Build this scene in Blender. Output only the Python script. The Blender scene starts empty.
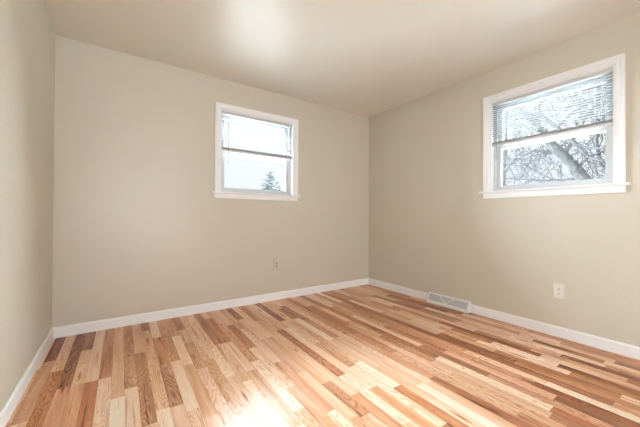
import bpy, bmesh, math, random
from mathutils import Vector, Matrix, noise

# ---------------------------------------------------------------- camera
SC = bpy.context.scene
COL = SC.collection
W, D, H = 3.4533, 3.1437, 2.44          # room width, camera to far wall, ceiling height
YF = -2.40                              # wall behind the camera
f_px, yaw, pit, rol = 292.2, 0.5973065, 0.0079234, 0.0049939
F = Vector((math.sin(yaw) * math.cos(pit), math.cos(yaw) * math.cos(pit), math.sin(pit)))
R = Vector((math.cos(yaw), -math.sin(yaw), 0)); U = R.cross(F)
R2 = R * math.cos(rol) + U * math.sin(rol); U2 = U * math.cos(rol) - R * math.sin(rol)
cd = bpy.data.cameras.new('camera'); cam = bpy.data.objects.new('camera', cd); COL.objects.link(cam)
m3 = Matrix((R2, U2, -F)).transposed()
cam.matrix_world = Matrix.Translation((0.4519, 0.0, 0.9915)) @ m3.to_4x4()
cd.sensor_fit = 'HORIZONTAL'; cd.sensor_width = 36.0; cd.lens = 36.0 * f_px / 640.0; cd.clip_start = 0.02
SC.camera = cam

# ---------------------------------------------------------------- sky, lights, exposure
SKY = 0.62
wd = bpy.data.worlds.new('overcast_sky'); SC.world = wd; wd.use_nodes = True
nt = wd.node_tree; nt.nodes.clear()
out = nt.nodes.new('ShaderNodeOutputWorld'); bg = nt.nodes.new('ShaderNodeBackground')
tc = nt.nodes.new('ShaderNodeTexCoord'); nz = nt.nodes.new('ShaderNodeTexNoise'); rp = nt.nodes.new('ShaderNodeValToRGB')
nz.inputs['Scale'].default_value = 1.6; nz.inputs['Detail'].default_value = 3
rp.color_ramp.elements[0].position = .35; rp.color_ramp.elements[0].color = (.86, .92, 1.0, 1)
rp.color_ramp.elements[1].position = .7; rp.color_ramp.elements[1].color = (.96, .98, 1.0, 1)
nt.links.new(tc.outputs['Generated'], nz.inputs['Vector']); nt.links.new(nz.outputs['Fac'], rp.inputs['Fac'])
nt.links.new(rp.outputs['Color'], bg.inputs['Color']); nt.links.new(bg.outputs[0], out.inputs['Surface'])
bg.inputs['Strength'].default_value = SKY

def area(name, loc, rot, sx, sy, power, color=(1, 1, 1), portal=False):
    l = bpy.data.lights.new(name, 'AREA'); l.shape = 'RECTANGLE'; l.size = sx; l.size_y = sy
    l.energy = power; l.color = color
    if portal: l.cycles.is_portal = True
    o = bpy.data.objects.new(name, l); o.location = loc; o.rotation_euler = rot; COL.objects.link(o)
    return o
# daylight sampling portals in the two window openings
area('window_portal', (1.75, D + .14, 1.68), (-math.pi / 2, 0, 0), .86, .84, 1, portal=True)
area('window_portal.001', (W + .14, .9995, 1.68), (0, math.pi / 2, 0), .84, .86, 1, portal=True)
# hazy winter sun spread wide by the cloud, shining in through both windows
sd = bpy.data.lights.new('hazy_sun', 'SUN'); sd.energy = 185; sd.angle = math.radians(148); sd.color = (.82, .93, 1.0)
so = bpy.data.objects.new('hazy_sun', sd); COL.objects.link(so)
az, el = math.radians(33), math.radians(21)
so.rotation_euler = Vector((-math.sin(az) * math.cos(el), -math.cos(az) * math.cos(el), -math.sin(el))).to_track_quat('-Z', 'Y').to_euler()
# soft fill added behind the camera to lift the room, no real lamp
area('fill_light', (.95, YF + .40, 1.25), (math.pi / 2, 0, -.26), 1.8, 2.1, 27, (.90, .955, 1.0)).data.spread = math.radians(125)
SC.view_settings.view_transform = 'Standard'; SC.view_settings.look = 'None'
SC.view_settings.gamma = 1.0; SC.view_settings.use_curve_mapping = False
SC.view_settings.exposure = 0.85
SC.cycles.use_denoising = True
SC.cycles.max_bounces = 10; SC.cycles.diffuse_bounces = 8; SC.cycles.transparent_max_bounces = 16
SC.cycles.sample_clamp_indirect = 8

# ---------------------------------------------------------------- materials
def mat(name, color, rough=.5, spec=.5, bump=None, metal=0.0, var=None):
    m = bpy.data.materials.new(name); m.use_nodes = True
    t = m.node_tree; b = t.nodes['Principled BSDF']
    b.inputs['Base Color'].default_value = (*color, 1); b.inputs['Roughness'].default_value = rough
    b.inputs['Specular IOR Level'].default_value = spec; b.inputs['Metallic'].default_value = metal
    g = t.nodes.new('ShaderNodeNewGeometry')
    if var:                                        # slight uneven paint or bark
        n = t.nodes.new('ShaderNodeTexNoise'); n.inputs['Scale'].default_value = var[0]; n.inputs['Detail'].default_value = 4
        r = t.nodes.new('ShaderNodeValToRGB')
        r.color_ramp.elements[0].position = .3; r.color_ramp.elements[1].position = .7
        r.color_ramp.elements[0].color = (*[c * (1 - var[1]) for c in color], 1)
        r.color_ramp.elements[1].color = (*[min(1, c * (1 + var[1])) for c in color], 1)
        t.links.new(g.outputs['Position'], n.inputs['Vector']); t.links.new(n.outputs['Fac'], r.inputs['Fac'])
        t.links.new(r.outputs['Color'], b.inputs['Base Color'])
    if bump:
        n = t.nodes.new('ShaderNodeTexNoise'); n.inputs['Scale'].default_value = bump[0]; n.inputs['Detail'].default_value = 3
        bp = t.nodes.new('ShaderNodeBump'); bp.inputs['Strength'].default_value = bump[1]; bp.inputs['Distance'].default_value = bump[2]
        t.links.new(g.outputs['Position'], n.inputs['Vector']); t.links.new(n.outputs['Fac'], bp.inputs['Height'])
        t.links.new(bp.outputs['Normal'], b.inputs['Normal'])
    return m

M_WALL = mat('greige_wall_paint', (.61, .567, .478), .33, .5, bump=(70, .12, .003), var=(1.3, .012))
M_CEIL = mat('satin_ceiling_paint', (.78, .755, .685), .34, .5, bump=(45, .12, .004))
M_TRIM = mat('white_trim_paint', (.88, .89, .90), .35, .5)
M_VINYL = mat('white_window_vinyl', (.68, .70, .72), .4, .5)
M_BLIND = mat('white_blind_metal', (.62, .63, .64), .45, .5)
M_SLAT = mat('shade_greyed_white_slat', (.35, .355, .36), .5, .4)  # white slats greyed: their shade against strong daylight is put into the colour
M_CORD = mat('blind_cord', (.62, .62, .62), .7, .3)
M_WAND = mat('clear_grey_plastic', (.34, .35, .36), .2, .5)
M_PLATE = mat('white_outlet_plastic', (.74, .71, .66), .35, .5)
M_PLATE2 = mat('painted_outlet_plate', (.61, .56, .47), .42, .45)
M_SLOT = mat('dark_slot', (.03, .028, .025), .6, .3)
M_SCREW = mat('screw_metal', (.55, .53, .5), .35, .5, metal=1.0)
M_REG = mat('white_register_enamel', (.84, .83, .81), .3, .5)
M_GRILLE = mat('grey_register_louvres', (.56, .57, .59), .4, .5)
M_BARK = mat('grey_bark', (.032, .031, .033), .9, .2, bump=(14, .8, .04), var=(5, .3))
M_TWIG = mat('grey_twig_bark', (.024, .023, .026), .9, .2)
M_SPRUCE = mat('frosted_spruce_needles', (.050, .054, .057), .85, .2, var=(4, .25))
M_LAWN = mat('thin_snow_on_lawn', (.4, .41, .41), .95, .1, bump=(3, .4, .1), var=(.4, .15))
M_SIDING = mat('pale_siding', (.5, .5, .48), .7, .3)

def glass_mat():
    m = bpy.data.materials.new('window_glass'); m.use_nodes = True
    t = m.node_tree; t.nodes.clear()
    o = t.nodes.new('ShaderNodeOutputMaterial'); mx = t.nodes.new('ShaderNodeMixShader')
    tr = t.nodes.new('ShaderNodeBsdfTransparent'); gl = t.nodes.new('ShaderNodeBsdfGlossy'); fr = t.nodes.new('ShaderNodeFresnel')
    fr.inputs['IOR'].default_value = 1.45; gl.inputs['Roughness'].default_value = .02
    tr.inputs['Color'].default_value = (.97, .985, .98, 1)
    t.links.new(fr.outputs[0], mx.inputs[0]); t.links.new(tr.outputs[0], mx.inputs[1]); t.links.new(gl.outputs[0], mx.inputs[2])
    t.links.new(mx.outputs[0], o.inputs['Surface'])
    return m
M_GLASS = glass_mat()

def floor_mat():
    m = bpy.data.materials.new('three_strip_laminate'); m.use_nodes = True
    t = m.node_tree; N = t.nodes; L = t.links; b = N['Principled BSDF']
    def nd(kind, **kw):
        n = N.new(kind)
        for k, v in kw.items(): setattr(n, k, v)
        return n
    def math_(op, a, c=None):
        n = nd('ShaderNodeMath', operation=op)
        for i, x in enumerate((a, c)):
            if x is None: continue
            if isinstance(x, (int, float)): n.inputs[i].default_value = x
            else: L.new(x, n.inputs[i])
        return n.outputs[0]
    uv = nd('ShaderNodeUVMap', uv_map='strip'); sp = nd('ShaderNodeSeparateXYZ'); L.new(uv.outputs[0], sp.inputs[0])
    tone = nd('ShaderNodeAttribute', attribute_name='tone').outputs['Fac']
    seed = nd('ShaderNodeAttribute', attribute_name='seed').outputs['Fac']
    u, v = sp.outputs[0], sp.outputs[1]
    def vec(su, sv, ss):
        c = nd('ShaderNodeCombineXYZ'); L.new(math_('MULTIPLY', u, su), c.inputs[0]); L.new(math_('MULTIPLY', v, sv), c.inputs[1])
        L.new(math_('MULTIPLY', seed, ss), c.inputs[2]); return c.outputs[0]
    def noise_(vc, detail=3, rough=.5):
        n = nd('ShaderNodeTexNoise'); n.inputs['Scale'].default_value = 1; n.inputs['Detail'].default_value = detail
        n.inputs['Roughness'].default_value = rough; L.new(vc, n.inputs['Vector']); return n.outputs['Fac']
    fibre = noise_(vec(420, 14, 91), 3)
    broad = noise_(vec(26, 2.2, 57), 2)
    cath = noise_(vec(15, 2.6, 33), 1)
    ring = math_('ABSOLUTE', math_('SINE', math_('MULTIPLY', cath, 50)))        # contour lines: cathedral grain
    ring = math_('POWER', ring, .6)
    figured = math_('GREATER_THAN', math_('FRACT', math_('MULTIPLY', seed, 17.3)), .45)
    amt = math_('ADD', math_('MULTIPLY', figured, .24), .07)
    t1 = math_('ADD', tone, math_('MULTIPLY', math_('SUBTRACT', broad, .5), .55))
    t1 = math_('ADD', t1, math_('MULTIPLY', math_('SUBTRACT', fibre, .5), .34))
    t1 = math_('ADD', t1, math_('MULTIPLY', math_('SUBTRACT', ring, .72), amt))
    streak = nd('ShaderNodeMapRange', interpolation_type='SMOOTHSTEP'); streak.inputs['From Min'].default_value = .60; streak.inputs['From Max'].default_value = .74
    L.new(noise_(vec(75, 2.0, 143), 2), streak.inputs['Value'])                # brown heartwood streaks
    t1 = math_('SUBTRACT', t1, math_('MULTIPLY', streak.outputs[0], .30))
    vo = nd('ShaderNodeTexVoronoi'); vo.inputs['Scale'].default_value = 1; L.new(vec(22, 3.2, 77), vo.inputs['Vector'])
    kn = nd('ShaderNodeMapRange'); kn.inputs['From Min'].default_value = .05; kn.inputs['From Max'].default_value = .26
    kn.inputs['To Min'].default_value = 1; kn.inputs['To Max'].default_value = 0; L.new(vo.outputs['Distance'], kn.inputs['Value'])
    sc_ = nd('ShaderNodeSeparateColor'); L.new(vo.outputs['Color'], sc_.inputs[0])
    knot = math_('MULTIPLY', kn.outputs[0], math_('GREATER_THAN', sc_.outputs[0], .80))
    t1 = math_('SUBTRACT', t1, math_('MULTIPLY', knot, .6))
    r = nd('ShaderNodeValToRGB'); e = r.color_ramp.elements
    stops = [(0, (.11, .036, .011)), (.12, (.29, .108, .037)), (.35, (.51, .245, .112)), (.6, (.69, .415, .245)), (.82, (.80, .585, .415)), (1, (.86, .73, .585))]
    e[0].position, e[0].color = stops[0][0], (*stops[0][1], 1); e[1].position, e[1].color = stops[-1][0], (*stops[-1][1], 1)
    for pz, c in stops[1:-1]:
        q = e.new(pz); q.color = (*c, 1)
    L.new(t1, r.inputs['Fac'])
    # pinkish or yellowish cast by strip
    hs = nd('ShaderNodeHueSaturation'); L.new(r.outputs['Color'], hs.inputs['Color'])
    L.new(math_('ADD', math_('MULTIPLY', math_('FRACT', math_('MULTIPLY', seed, 5.7)), .012), .487), hs.inputs['Hue'])
    L.new(math_('ADD', math_('MULTIPLY', math_('FRACT', math_('MULTIPLY', seed, 9.1)), .14), .95), hs.inputs['Saturation'])
    # thin seam along the strip edges
    edge = math_('ABSOLUTE', u); es = nd('ShaderNodeMapRange'); es.inputs['From Min'].default_value = .0305; es.inputs['From Max'].default_value = .032
    es.inputs['To Min'].default_value = 1; es.inputs['To Max'].default_value = .62; L.new(edge, es.inputs['Value'])
    mx = nd('ShaderNodeMix', data_type='RGBA', blend_type='MULTIPLY'); mx.inputs[0].default_value = 1
    L.new(hs.outputs['Color'], mx.inputs[6]); L.new(es.outputs[0], mx.inputs[7])
    L.new(mx.outputs[2], b.inputs['Base Color'])
    b.inputs['Roughness'].default_value = .33; b.inputs['Specular IOR Level'].default_value = .36
    bp = nd('ShaderNodeBump'); bp.inputs['Strength'].default_value = .06; bp.inputs['Distance'].default_value = .002
    L.new(fibre, bp.inputs['Height']); L.new(bp.outputs['Normal'], b.inputs['Normal'])
    return m
M_FLOOR = floor_mat()

# ---------------------------------------------------------------- builders
def obj(name, bm, material, parent=None, smooth=False, bevel=0.0):
    if bevel:
        bmesh.ops.bevel(bm, geom=[e for e in bm.edges], offset=bevel, segments=2, affect='EDGES', profile=.6)
    bmesh.ops.recalc_face_normals(bm, faces=bm.faces)
    me = bpy.data.meshes.new(name); bm.to_mesh(me); bm.free()
    me.materials.append(material)
    if smooth:
        for p in me.polygons: p.use_smooth = True
    o = bpy.data.objects.new(name, me); COL.objects.link(o)
    if parent: o.parent = parent
    return o
def box(bm, a, b):
    c = [(x, y, z) for x in (a[0], b[0]) for y in (a[1], b[1]) for z in (a[2], b[2])]
    v = [bm.verts.new(q) for q in c]
    for i in ((0, 1, 3, 2), (4, 6, 7, 5), (0, 4, 5, 1), (2, 3, 7, 6), (0, 2, 6, 4), (1, 5, 7, 3)):
        bm.faces.new([v[k] for k in i])
    return v
def boxes(*l):
    bm = bmesh.new()
    for a, b in l: box(bm, a, b)
    return bm
def prism(bm, prof, axis_pts):
    """profile loop (list of 3-vectors) swept between two offsets"""
    a = [bm.verts.new(Vector(q) + Vector(axis_pts[0])) for q in prof]
    b = [bm.verts.new(Vector(q) + Vector(axis_pts[1])) for q in prof]
    n = len(prof)
    for i in range(n): bm.faces.new((a[i], a[(i + 1) % n], b[(i + 1) % n], b[i]))
    bm.faces.new(a[::-1]); bm.faces.new(b)
def tube(bm, pts, rad, n=6):
    pts = [Vector(q) for q in pts]; rings = []
    for i, q in enumerate(pts):
        d = (pts[min(i + 1, len(pts) - 1)] - pts[max(i - 1, 0)]).normalized()
        s = d.cross(Vector((.31, .17, .93)));
        if s.length < .05: s = d.cross(Vector((1, 0, 0)))
        s.normalize(); t = d.cross(s)
        r = rad[i] if isinstance(rad, (list, tuple)) else rad
        rings.append([bm.verts.new(q + (s * math.cos(k * 2 * math.pi / n) + t * math.sin(k * 2 * math.pi / n)) * r) for k in range(n)])
    for a, b in zip(rings, rings[1:]):
        for k in range(n): bm.faces.new((a[k], a[(k + 1) % n], b[(k + 1) % n], b[k]))
    bm.faces.new(rings[0][::-1]); bm.faces.new(rings[-1])
def disc(bm, c, r, n, depth, axis):
    """short cylinder centred at c, thickness along axis vector"""
    ax = Vector(axis).normalized(); tube(bm, [Vector(c), Vector(c) + ax * depth], r, n)
def struct(o): o['kind'] = 'structure'; return o
def thing(name, label, cat, loc, group=None, mw=None):
    o = bpy.data.objects.new(name, None); COL.objects.link(o); o.empty_display_size = .1
    o['label'] = label; o['category'] = cat
    if group: o['group'] = group
    if mw is not None: o.matrix_world = mw
    else: o.location = loc
    return o

# ---------------------------------------------------------------- shell
TH = .15
OZ0, OZ1 = 1.240, 2.120                      # window opening heights
BX0, BX1 = 1.309, 2.193                      # opening in the back wall
RY0, RY1 = .5545, 1.4385                     # opening in the right wall
struct(obj('wall_back', boxes(((-TH, D, -.1), (BX0, D + TH, H + .1)), ((BX1, D, -.1), (W + TH, D + TH, H + .1)),
    ((BX0, D, -.1), (BX1, D + TH, OZ0)), ((BX0, D, OZ1), (BX1, D + TH, H + .1))), M_WALL))
struct(obj('wall_right', boxes(((W, YF - TH, -.1), (W + TH, RY0, H + .1)), ((W, RY1, -.1), (W + TH, D, H + .1)),
    ((W, RY0, -.1), (W + TH, RY1, OZ0)), ((W, RY0, OZ1), (W + TH, RY1, H + .1))), M_WALL))
struct(obj('wall_left', boxes(((-TH, YF - TH, -.1), (0, D, H + .1))), M_WALL))
struct(obj('wall_front', boxes(((0, YF - TH, -.1), (W, YF, H + .1))), M_WALL))
struct(obj('ceiling', boxes(((0, YF, H), (W, D, H + .1))), M_CEIL))

# floor: one mesh, a face for each wood strip
rng = random.Random(11)
SP = .064
HAND = {1: [(2.66, .12), (1.95, .5)], 2: [(2.466, .72), (1.7, .32)], 3: [(2.21, .14), (1.7, .58)],
        4: [(2.73, .15), (2.205, .70), (1.6, .55)], 5: [(2.205, .84), (1.72, .33)], 6: [(2.205, .38), (1.6, .84)],
        7: [(1.93, .64), (1.5, .95)], 8: [(2.667, .36), (2.0, .33), (1.6, .80)], 9: [(2.47, .58), (1.6, .32)],
        10: [(2.908, .22), (2.22, .58), (1.69, .64), (1.2, .9)], 11: [(2.70, .85), (2.2, .38), (1.68, .28)],
        12: [(2.2, .42), (1.6, .8)], 13: [(2.65, .48), (2.1, .82), (1.5, .56), (1.1, .75)], 14: [(2.76, .24), (2.458, .58), (2.0, .38), (1.4, .7)],
        15: [(2.1, .66), (1.55, .5), (1.1, .74)], 16: [(2.25, .74), (1.8, .84), (1.1, .66)], 17: [(2.3, .28), (1.7, .62), (1.2, .78)], 18: [(2.92, .66), (2.3, .34), (1.8, .75), (1.2, .58)]
        , 19: [(2.5, .6), (1.9, .45), (1.3, .8)], 21: [(2.5, .55), (1.8, .7), (1.2, .5)],
        20: [(2.644, .7), (2.1, .32), (1.5, .74), (1.0, .6)], 22: [(2.735, .16), (2.2, .72), (1.6, .55), (1.1, .72)], 23: [(2.2, .78), (1.42, .6)], 24: [(2.6, .35), (1.9, .6)],
        25: [(2.3, .62), (1.43, .25)], 26: [(2.652, .82), (2.3, .6), (1.23, .85)], 27: [(2.478, .12), (1.9, .75)],
        28: [(1.5, .62)], 30: [(2.884, .72), (2.4, .25)], 31: [(1.42, .7)], 33: [(1.88, .3)], 36: [(1.24, .25)], 39: [(.73, .4)], 41: [(.41, .2)]}
bm = bmesh.new(); uvl = bm.loops.layers.uv.new('strip')
tl = bm.faces.layers.float.new('tone'); sl = bm.faces.layers.float.new('seed')
k = 0; off = 0
while True:
    x0 = .028 + SP * (k - 1); x1 = min(x0 + SP, W)
    if x0 >= W: break
    xc = x0 + SP / 2; x0 = max(x0, 0)
    if (k - 1) % 3 == 0: off = rng.uniform(0, 1.2)
    y = D; parts = list(HAND.get(k, []))
    last = -1
    while y > YF:
        if parts: ye, tone = parts.pop(0)
        else:
            ye = y - rng.choice((.34, .42, .5, .58, .66, .8))
            tone = rng.choice((.16, .3, .38, .46, .52, .56, .6, .64, .68, .72, .76, .8, .86, .92))
            while abs(tone - last) < .1: tone = rng.uniform(.15, .95)
        last = tone; ye = max(ye, YF)
        if ye - YF < .08: ye = YF
        f = bm.faces.new([bm.verts.new((a, b, 0)) for a, b in ((x0, ye), (x1, ye), (x1, y), (x0, y))])
        f[tl] = tone; f[sl] = rng.random()
        for lp in f.loops: lp[uvl].uv = (lp.vert.co.x - xc, lp.vert.co.y)
        y = ye
    k += 1
fl = struct(obj('floor', bm, M_FLOOR))
struct(obj('trim_1', boxes(((0, YF, -.1), (W, D, -.004))), M_SIDING)).name = 'floor_slab'

# baseboards with an eased top edge
BH, BT = .086, .013
def base(name, p0, p1, n):
    n = Vector(n); prof = [n * 0, n * BT, n * BT + Vector((0, 0, BH - .012)), n * (BT * .45) + Vector((0, 0, BH)), Vector((0, 0, BH))]
    bm = bmesh.new(); prism(bm, prof, (p0, p1)); return struct(obj(name, bm, M_TRIM))
VY0, VY1 = 1.622, 2.112                      # the floor register interrupts the right baseboard
base('baseboard_back', (0, D, 0), (W, D, 0), (0, -1, 0))
base('baseboard_left', (0, YF, 0), (0, D - BT, 0), (1, 0, 0))
br = bpy.data.objects.new('baseboard_right', None); COL.objects.link(br); struct(br)
a = base('board', (W, YF, 0), (W, VY0, 0), (-1, 0, 0)); b = base('board', (W, VY1, 0), (W, D - BT, 0), (-1, 0, 0))
for q in (a, b): q.parent = br; del q['kind']
base('baseboard_front', (BT, YF, 0), (W - BT, YF, 0), (0, 1, 0))

# ---------------------------------------------------------------- windows
OW = .884; CS = .055
def window(name, mw):
    """local x along the wall to the viewer's right, y out of the room, z up (world height)"""
    w = bpy.data.objects.new(name, None); COL.objects.link(w); w.matrix_world = mw; struct(w)
    # casing: two legs and a head, with a raised back band
    bm = bmesh.new()
    def leg(x_in, sgn):
        prof = [Vector((x_in, 0, 0)), Vector((x_in, -.010, 0)), Vector((x_in + sgn * .006, -.014, 0)), Vector((x_in + sgn * .032, -.017, 0)),
                Vector((x_in + sgn * .038, -.021, 0)), Vector((x_in + sgn * CS, -.021, 0)), Vector((x_in + sgn * CS, 0, 0))]
        prism(bm, prof, ((0, 0, OZ0), (0, 0, OZ1 + CS)))
    leg(0, -1); leg(OW, 1)
    prof = [Vector((0, 0, OZ1)), Vector((0, -.010, OZ1)), Vector((0, -.014, OZ1 + .006)), Vector((0, -.017, OZ1 + .032)),
            Vector((0, -.0208, OZ1 + .038)), Vector((0, -.0208, OZ1 + CS - .0003)), Vector((0, 0, OZ1 + CS - .0003))]
    prism(bm, prof, ((-CS + .0006, 0, 0), (OW + CS - .0006, 0, 0)))
    obj('casing', bm, M_TRIM, w)
    # stool with rounded nose and horns, apron under it
    bm = bmesh.new()
    prof = [Vector((0, .05, OZ0)), Vector((0, -.036, OZ0)), Vector((0, -.042, OZ0 - .005)), Vector((0, -.042, OZ0 - .014)), Vector((0, -.037, OZ0 - .019)), Vector((0, 0, OZ0 - .019)), Vector((0, 0, OZ0 - .0005)), Vector((0, .05, OZ0 - .0005))]
    prism(bm, prof, ((-CS - .032, 0, 0), (OW + CS + .028, 0, 0)))
    obj('stool', bm, M_TRIM, w)
    bm = bmesh.new()
    prof = [Vector((0, 0, OZ0 - .019)), Vector((0, -.016, OZ0 - .019)), Vector((0, -.016, 1.176)), Vector((0, -.012, 1.170)), Vector((0, 0, 1.170))]
    prism(bm, prof, ((-CS, 0, 0), (OW + CS, 0, 0)))
    obj('apron', bm, M_TRIM, w)
    # jamb boards lining the opening
    obj('jamb', boxes(((0, 0, OZ0), (.012, .06, OZ1)), ((OW - .012, 0, OZ0), (OW, .06, OZ1)), ((.012, 0, OZ1 - .012), (OW - .012, .06, OZ1))), M_TRIM, w)
    # vinyl master frame
    f0, f1 = .05, .145
    obj('frame', boxes(((0, f0, OZ0), (.026, f1, OZ1)), ((OW - .026, f0, OZ0), (OW, f1, OZ1)),
        ((.026, f0, OZ1 - .03), (OW - .026, f1, OZ1)), ((.026, f0, OZ0), (OW - .026, f1, OZ0 + .014)),
        ((.026, f0, OZ0 + .014), (.031, f0 + .02, OZ1 - .03)), ((OW - .031, f0, OZ0 + .014), (OW - .026, f0 + .02, OZ1 - .03))), M_VINYL, w)
    def sash(name, y0, y1, z0, z1, bot, top, st):
        x0, x1 = .027, OW - .027
        bm = boxes(((x0, y0, z0), (x0 + st, y1, z1)), ((x1 - st, y0, z0), (x1, y1, z1)),
            ((x0 + st, y0, z0), (x1 - st, y1, z0 + bot)), ((x0 + st, y0, z1 - top), (x1 - st, y1, z1)))
        # glazing bead set back from the face
        g = .007; yc = (y0 + y1) / 2
        for a, b in (((x0 + st, yc - .006, z0 + bot), (x0 + st + g, yc + .006, z1 - top)), ((x1 - st - g, yc - .006, z0 + bot), (x1 - st, yc + .006, z1 - top)),
                     ((x0 + st + g, yc - .006, z0 + bot), (x1 - st - g, yc + .006, z0 + bot + g)), ((x0 + st + g, yc - .006, z1 - top - g), (x1 - st - g, yc + .006, z1 - top))):
            box(bm, a, b)
        s = obj(name, bm, M_VINYL, w)
        obj('pane', boxes(((x0 + st + .002, yc - .002, z0 + bot + .002), (x1 - st - .002, yc + .002, z1 - top - .002))), M_GLASS, s)
        return s
    ls = sash('lower_sash', .072, .102, OZ0 + .014, 1.695, .034, .034, .036)
    us = sash('upper_sash', .106, .136, 1.660, OZ1 - .03, .034, .034, .036)
    obj('sash_lock', boxes(((OW / 2 - .03, .074, 1.695), (OW / 2 + .03, .098, 1.703)), ((OW / 2 - .008, .066, 1.703), (OW / 2 + .022, .09, 1.711))), M_VINYL, ls, bevel=.001)
    return w
MW_B = Matrix.Translation((BX0, D, 0))
MW_R = Matrix.Translation((W, RY1, 0)) @ Matrix.Rotation(-math.pi / 2, 4, 'Z')
window('window_1', MW_B); window('window_2', MW_R)

# ---------------------------------------------------------------- mini blinds
def blind(label, mw, wand_x, group):
    b = thing('window_blind', label, 'blind', None, group, mw)
    x0, x1 = .015, OW - .015
    bm = bmesh.new()                                         # headrail: a U channel with closed front
    prism(bm, [Vector((0, .010, 2.078)), Vector((0, .009, 2.081)), Vector((0, .009, 2.1065)), Vector((0, .011, 2.1075)), Vector((0, .034, 2.1075)), Vector((0, .034, 2.078))], ((x0, 0, 0), (x1, 0, 0)))
    obj('headrail', bm, M_BLIND, b)
    bm = bmesh.new()
    def slat(z, tilt=0.0, curl=.0022):
        c, s = math.cos(tilt), math.sin(tilt); n = 4; top, bot = [], []
        for i in range(n + 1):
            q = -.0125 + .025 * i / n; h = curl * (1 - (2 * i / n - 1) ** 2)
            yy = .0215 + q * c; zz = z + q * s + h
            top.append(Vector((0, yy, zz + .0003))); bot.append(Vector((0, yy, zz - .0003)))
        prism(bm, top + bot[::-1], ((x0 + .001, 0, 0), (x1 - .001, 0, 0)))
    z = 2.066; i = 0
    while z > 1.738: slat(z, -.12 + .02 * math.sin(i * 2.1)); z -= .0205; i += 1
    for j in range(22): slat(1.7005 + j * .0009, .0)          # the unused slats lie stacked on the rail
    obj('slats', bm, M_SLAT, b)
    obj('bottom_rail', boxes(((x0, .0085, 1.679), (x1, .0345, 1.7000))), M_BLIND, b, bevel=.002)
    for fx in (.13, .5, .87):
        xx = OW * fx; bm = bmesh.new()
        for yy in (.0078, .0352): tube(bm, [(xx, yy, 2.078), (xx, yy, 1.690)], .0007, 4)
        box(bm, (xx - .004, .0068, 1.681), (xx + .004, .0084, 1.706))
        obj('ladder_cord', bm, M_CORD, b)
    bm = bmesh.new(); tube(bm, [(wand_x, .006, 2.070), (wand_x, .004, 2.06), (wand_x, .001, 2.05), (wand_x, 0.0, 1.56), (wand_x, 0.0, 1.552)], [.0012, .002, .0033, .0033, .0045], 6)
    obj('wand', bm, M_WAND, b)
    bm = bmesh.new(); cx = OW - .075
    tube(bm, [(cx, .004, 2.08), (cx + .001, .002, 1.9), (cx, .003, 1.655)], .0011, 5)
    obj('lift_cord', bm, M_CORD, b)
    bm = bmesh.new(); tube(bm, [(cx, .003, 1.662), (cx, .003, 1.655), (cx, .003, 1.630), (cx, .003, 1.626)], [.0015, .0035, .0055, .004], 8)
    obj('tassel', bm, M_CORD, b)
blind('white mini blind drawn halfway down the left window, open sky and a conifer behind it', MW_B, .088, None)
blind('white mini blind drawn halfway down the right window in front of the bare tree', MW_R, .058, None)

# ---------------------------------------------------------------- outlets
def wall_frame(p, n):
    """local x right, y out of the wall into the room, z up"""
    n = Vector(n); z = Vector((0, 0, 1)); x = n.cross(z)
    return Matrix.Translation(p) @ Matrix((x, n, z)).transposed().to_4x4()
def plate_bm(w, h, t):
    bm = bmesh.new(); e = .004
    a = [(-w / 2, 0, -h / 2), (w / 2, 0, -h / 2), (w / 2, 0, h / 2), (-w / 2, 0, h / 2)]
    lv = []
    for ins, y in ((0, 0), (0, t * .45), (e * .5, t * .85), (e, t)):
        lv.append([bm.verts.new((math.copysign(abs(x) - ins, x), y, math.copysign(abs(z) - ins, z))) for x, _, z in a])
    for p, q in zip(lv, lv[1:]):
        for i in range(4): bm.faces.new((p[i], p[(i + 1) % 4], q[(i + 1) % 4], q[i]))
    bm.faces.new(lv[0][::-1]); bm.faces.new(lv[-1]); return bm
def outlet(name, label, cat, mw, mp, w, h):
    o = thing(name, label, cat, None, None, mw)
    obj('cover_plate', plate_bm(w, h, .0065), mp, o)
    for s in (-1, 1):
        bm = bmesh.new(); n = 20; zc = s * .0195                # receptacle face: rounded with flat top and bottom
        r1 = [bm.verts.new((.0172 * math.cos(2 * math.pi * i / n), .0060, zc + max(-.0135, min(.0135, .0172 * math.sin(2 * math.pi * i / n))))) for i in range(n)]
        r2 = [bm.verts.new((v.co.x * .97, .0085, zc + (v.co.z - zc) * .97)) for v in r1]
        for i in range(n): bm.faces.new((r1[i], r1[(i + 1) % n], r2[(i + 1) % n], r2[i]))
        bm.faces.new(r1[::-1]); bm.faces.new(r2)
        rc = obj('receptacle', bm, mp, o)
        bm = boxes(((-.0078, .0080, zc - .0005), (-.0048, .0088, zc + .0085)), ((.0048, .0080, zc + .0005), (.0078, .0088, zc + .0075)))
        disc(bm, (0, .0080, zc - .0065), .0030, 10, .0008, (0, 1, 0))
        obj('slots', bm, M_SLOT, rc)
    bm = bmesh.new(); disc(bm, (0, .006, 0), .0032, 12, .0016, (0, 1, 0)); obj('screw', bm, M_SCREW, o)
    return o
outlet('wall_outlet', 'white duplex wall outlet on the right wall under the large window', 'outlet', wall_frame((W, .889, .379), (-1, 0, 0)), M_PLATE, .076, .122)
o = thing('cable_jack_plate', 'small beige two-port wall plate on the back wall below the left window', 'wall plate', None, None, wall_frame((1.972, D, .412), (0, -1, 0)))
obj('cover_plate', plate_bm(.072, .116, .006), M_PLATE2, o)
for s in (-1, 1):
    bm = bmesh.new(); disc(bm, (.002, .0055, s * .017), .0105, 16, .003, (0, 1, 0)); jk = obj('jack', bm, M_PLATE2, o)
    bm = bmesh.new(); disc(bm, (.002, .0080, s * .017), .0078, 14, .0012, (0, 1, 0)); obj('port', bm, M_SLOT, jk)
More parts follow.
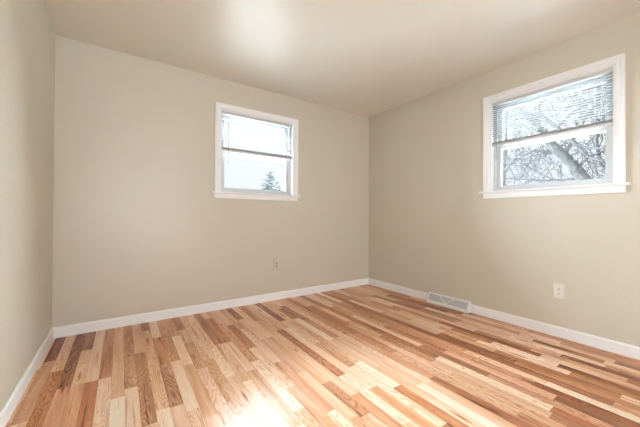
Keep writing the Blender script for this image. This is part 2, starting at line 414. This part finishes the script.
for s in (-1, 1):
    bm = bmesh.new(); disc(bm, (0, .0055, s * .046), .003, 10, .0012, (0, 1, 0)); obj('screw', bm, M_SCREW, o)
o = thing('wall_plug_cap', 'tiny painted-over round bump low on the right wall near the right picture edge', 'wall bump', None, None, wall_frame((W, .503, .432), (-1, 0, 0)))
bm = bmesh.new(); tube(bm, [(0, 0, 0), (0, .0035, 0), (0, .006, 0)], [.016, .0145, .009], 16); obj('cap', bm, M_WALL, o)
bm = bmesh.new(); tube(bm, [(0, .005, -.002), (0, .008, -.002)], [.005, .004], 10); obj('plug', bm, M_WALL, o)

# ---------------------------------------------------------------- baseboard register
def register():
    L = VY1 - VY0 - .004; h = .108; dt, db = .022, .066
    mw = Matrix.Translation((W, VY1 - .002, 0)) @ Matrix.Rotation(-math.pi / 2, 4, 'Z')     # local x along wall, -y into room
    o = thing('floor_register', 'white sloped baseboard heat register with a V-shaped rib in its grey louvre face', 'register', None, None, mw)
    bm = bmesh.new(); z0 = .014                                   # end plates, back and toe strip
    def face_pt(x, t, out=0.0):                                   # t 0 bottom..1 top on the sloping face
        p = Vector((x, -db + (db - dt) * t, z0 + (h - z0) * t)); n = Vector((0, -(h - z0), db - dt)).normalized(); n.z = abs(n.z)
        return p + n * out
    prism(bm, [Vector((0, 0, 0)), Vector((0, -db, 0)), Vector((0, -db, z0)), Vector((0, -dt, h)), Vector((0, 0, h))], ((0, 0, 0), (.004, 0, 0)))
    prism(bm, [Vector((0, 0, 0)), Vector((0, -db, 0)), Vector((0, -db, z0)), Vector((0, -dt, h)), Vector((0, 0, h))], ((L - .004, 0, 0), (L, 0, 0)))
    box(bm, (.004, -.003, 0), (L - .004, 0, h)); box(bm, (.004, -dt, h - .003), (L - .004, -.003, h))
    box(bm, (.004, -db, 0), (L - .004, -db + .004, z0))
    obj('housing', bm, M_REG, o)
    def quad_bar(bm, a, b, w, out0, out1):
        """bar on the face between (x,t) points a,b with width w in metres"""
        hh = math.hypot(h - z0, db - dt)
        A = Vector((a[0], a[1] * hh)); B = Vector((b[0], b[1] * hh)); d = (B - A).normalized(); n = Vector((-d.y, d.x)) * w / 2
        vs = []
        for out in (out0, out1):
            for q in (A - n, B - n, B + n, A + n): vs.append(bm.verts.new(face_pt(q.x, q.y / hh, out)))
        for i in ((3, 2, 1, 0), (4, 5, 6, 7), (0, 1, 5, 4), (1, 2, 6, 5), (2, 3, 7, 6), (3, 0, 4, 7)): bm.faces.new([vs[k] for k in i])
    bm = bmesh.new()
    quad_bar(bm, (0, .09), (L, .09), .020, -.001, .004); quad_bar(bm, (0, .95), (L, .95), .012, -.001, .004)
    quad_bar(bm, (.008, 0), (.008, 1), .016, -.0012, .0038); quad_bar(bm, (L - .008, 0), (L - .008, 1), .016, -.0012, .0038)
    obj('face_frame', bm, M_REG, o)
    bm = bmesh.new(); c = L * .47
    quad_bar(bm, (c, .17), (c - .075, .92), .009, -.001, .0034); quad_bar(bm, (c, .17), (c + .085, .92), .009, -.001, .0032)
    obj('v_rib', bm, M_REG, o)
    bm = bmesh.new()                                              # rows of thin louvres over a dark back
    quad_bar(bm, (.012, .55), (L - .012, .55), .075, -.0075, -.0065)
    for i in range(9):
        t = .20 + i * .087; quad_bar(bm, (.014, t), (L - .014, t), .0055, -.005, -.0005)
    obj('louvres', bm, M_GRILLE, o)
    bm = bmesh.new(); tube(bm, [(c + .008, -dt - .006, h - .012), (c + .008, -dt - .020, h - .010)], .003, 6); obj('damper_lever', bm, M_GRILLE, o)
register()

# ---------------------------------------------------------------- outside
GZ = -.75
struct(obj('ground', boxes(((-60, -60, GZ - .2), (80, 90, GZ))), M_LAWN))
def jitter_path(r, a, d, ln, n, wig, up):
    pts = [Vector(a)]; d = Vector(d).normalized()
    for i in range(n):
        d = (d + Vector((r.gauss(0, wig), r.gauss(0, wig), r.gauss(0, wig) + up))).normalized()
        pts.append(pts[-1] + d * (ln / n))
    return pts, d
def grow(r, bml, a, d, ln, rad, depth, stats):
    n = 5 if depth > 1 else 3
    pts, de = jitter_path(r, a, d, ln, n, .17, .02)
    rads = [max(.0045, rad * (1 - .7 * i / n)) for i in range(n + 1)]
    tube(bml[0] if rad > .03 else bml[1], pts, rads, 6 if rad > .03 else 4)
    if depth == 0: return
    kids = {3: 7, 2: 5, 1: 4}[depth]
    for i in range(kids):
        q = .25 + .75 * (i + r.random() * .8) / kids; j = min(n - 1, int(q * n)); p = pts[j].lerp(pts[j + 1], q * n - j if q * n - j <= 1 else 1)
        dd = (pts[j + 1] - pts[j]).normalized()
        side = Vector((r.gauss(0, 1), r.gauss(0, 1), r.gauss(0, 1))); side -= dd * side.dot(dd); side.normalize()
        nd_ = dd * r.uniform(.5, .9) + side * r.uniform(.6, 1.0)
        grow(r, bml, p, nd_, ln * r.uniform(.42, .62), max(.007, rads[j] * .55), depth - 1, stats)
def bare_tree(name, label, trunk, trad, limbs, seed, extra, group=None):
    r = random.Random(seed)
    t = thing(name, label, 'tree', trunk[0], group)
    base_ = Vector(trunk[0]); sh = lambda L: [Vector(q) - base_ for q in L]
    bm = bmesh.new(); tr = sh(trunk); tube(bm, tr, trad, 12); obj('trunk', bm, M_BARK, t, smooth=True)
    bl, bt = bmesh.new(), bmesh.new()
    for L, r0, r1 in limbs:
        p = sh(L); n = len(p)
        tube(bl, p, [r0 + (r1 - r0) * i / (n - 1) for i in range(n)], 7)
        for i in range(n - 1):
            for _ in range(3):
                q = p[i].lerp(p[i + 1], r.random()); dd = (p[i + 1] - p[i]).normalized()
                side = Vector((r.gauss(0, .5), r.gauss(0, 1), r.gauss(0, 1))).normalized()
                grow(r, (bl, bt), q, dd * .5 + side, r.uniform(.5, 1.0), .016, 2, None)
    for q, d, ln, rad, dep in extra: grow(r, (bl, bt), Vector(q) - base_, d, ln, rad, dep, None)
    obj('limbs', bl, M_BARK, t, smooth=True); obj('twigs', bt, M_TWIG, t)
    return t
trunk = [(8.3, -.1, GZ - .1), (8.4, .55, .05), (8.45, 1.15, .72), (8.45, 1.82, 1.55), (8.45, 2.14, 2.11), (8.45, 2.59, 2.74), (8.45, 3.13, 3.71), (8.45, 3.59, 5.01), (8.5, 3.9, 6.2)]
limbs = [([(8.45, 3.13, 3.75), (8.25, 2.65, 3.29), (8.25, 2.31, 2.89), (8.25, 2.01, 2.49), (8.25, 1.87, 2.25), (8.25, 1.56, 2.05), (8.25, 1.12, 1.76)], .05, .022),
         ([(8.45, .9, .45), (8.62, 1.35, 1.4), (8.65, 1.74, 2.18), (8.65, 1.80, 2.61), (8.65, 1.68, 2.99), (8.65, 1.78, 3.44), (8.65, 1.71, 3.83), (8.65, 1.6, 4.4)], .05, .015),
         ([(8.45, 2.14, 2.11), (8.45, 2.42, 2.40), (8.45, 2.82, 2.56), (8.45, 3.24, 2.39), (8.45, 3.59, 2.06)], .04, .015),
         ([(8.45, 2.3, 2.3), (8.3, 1.95, 2.9), (8.3, 1.7, 3.3), (8.3, 1.5, 3.8)], .04, .015)]
extra = [((8.45, 1.9, 1.65), (.1, .6, .15), 1.5, .03, 3), ((8.45, 2.0, 1.8), (-.1, 1, .1), 1.6, .03, 3), ((8.45, 2.1, 2.0), (-.1, -.4, 1), 1.6, .03, 3),
         ((8.45, 2.6, 2.8), (.1, -1, .5), 1.6, .035, 3), ((8.45, 2.8, 3.1), (.1, -.5, 1), 1.6, .035, 3)]
bare_tree('bare_tree', 'thick leaning bare tree trunk with dark limbs close outside the right window', trunk, [.26, .20, .155, .13, .12, .11, .10, .085, .07], limbs, 5, extra)
def upright(x, y, h, seed, label):
    r = random.Random(seed)
    tr = [(x, y, GZ - .1), (x + .05, y, GZ + h * .2), (x - .05, y + .1, GZ + h * .45), (x, y + .05, GZ + h * .7), (x + .1, y, GZ + h)]
    ex = []
    for i in range(11):
        q = .28 + .62 * i / 10; an = i * 2.4 + r.random()
        ex.append(((x, y + .05, GZ + h * q), (math.cos(an), math.sin(an), .55), h * r.uniform(.28, .4) * (1.15 - q * .6), .05 * (1.2 - q), 3))
    bare_tree('bare_tree', label, tr, [.13, .11, .09, .06, .02], [], seed, ex)
upright(13.5, 5.6, 6.5, 21, 'slender bare tree farther off, behind the left half of the right window')
upright(16.5, -1.2, 8.5, 22, 'slender bare tree farther off, behind the right half of the right window')

def spruce(x, y, h, rad, seed, label):
    r = random.Random(seed)
    t = thing('conifer', label, 'tree', (x, y, GZ))
    bm = bmesh.new(); tube(bm, [(0, 0, -.1), (0, 0, h * .5), (0, 0, h * .98)], [.16, .09, .01], 8); obj('trunk', bm, M_BARK, t)
    bm = bmesh.new(); z = .5
    while z < h - .12:
        fr = 1 - z / h; n = int(6 + 6 * fr)
        for i in range(n):
            an = i * 2 * math.pi / n + r.uniform(-.3, .3) + z * 3; ln = rad * (fr ** .85) * r.uniform(.65, 1.12) + .08
            d = Vector((math.cos(an), math.sin(an), 0)); sd = Vector((-d.y, d.x, 0))
            a = Vector((0, 0, z + r.uniform(-.06, .06))); mid = a + d * ln * .6 + Vector((0, 0, -.10 * ln)); e = a + d * ln + Vector((0, 0, .14 * ln))
            tube(bm, [a, mid, e], [.03 + .02 * fr, .05 + .03 * fr, .012], 5)
            for k_ in range(int(4 + ln * 7)):                     # side sprays of needles
                q = r.uniform(.2, 1); p = a.lerp(mid, q * 2) if q < .5 else mid.lerp(e, q * 2 - 1)
                s = r.choice((-1, 1)); l2 = ln * .30 * (1.15 - q) + .10
                tube(bm, [p, p + (sd * s * .8 + d * .6 + Vector((0, 0, r.uniform(-.35, .12)))) * l2], [.030, .008], 4)
        z += .20 + .12 * fr
    for k_ in range(5): tube(bm, [(0, 0, h - .35 + .06 * k_), (.07 * math.cos(k_ * 2.4), .07 * math.sin(k_ * 2.4), h - .2 + .06 * k_)], [.03, .01], 4)
    tube(bm, [(0, 0, h - .3), (0, 0, h)], [.05, .012], 5)
    obj('branches', bm, M_SPRUCE, t)
spruce(10.99, 22.97, 4.95 - GZ, 3.0, 3, 'frosty grey conifer far outside the left window')
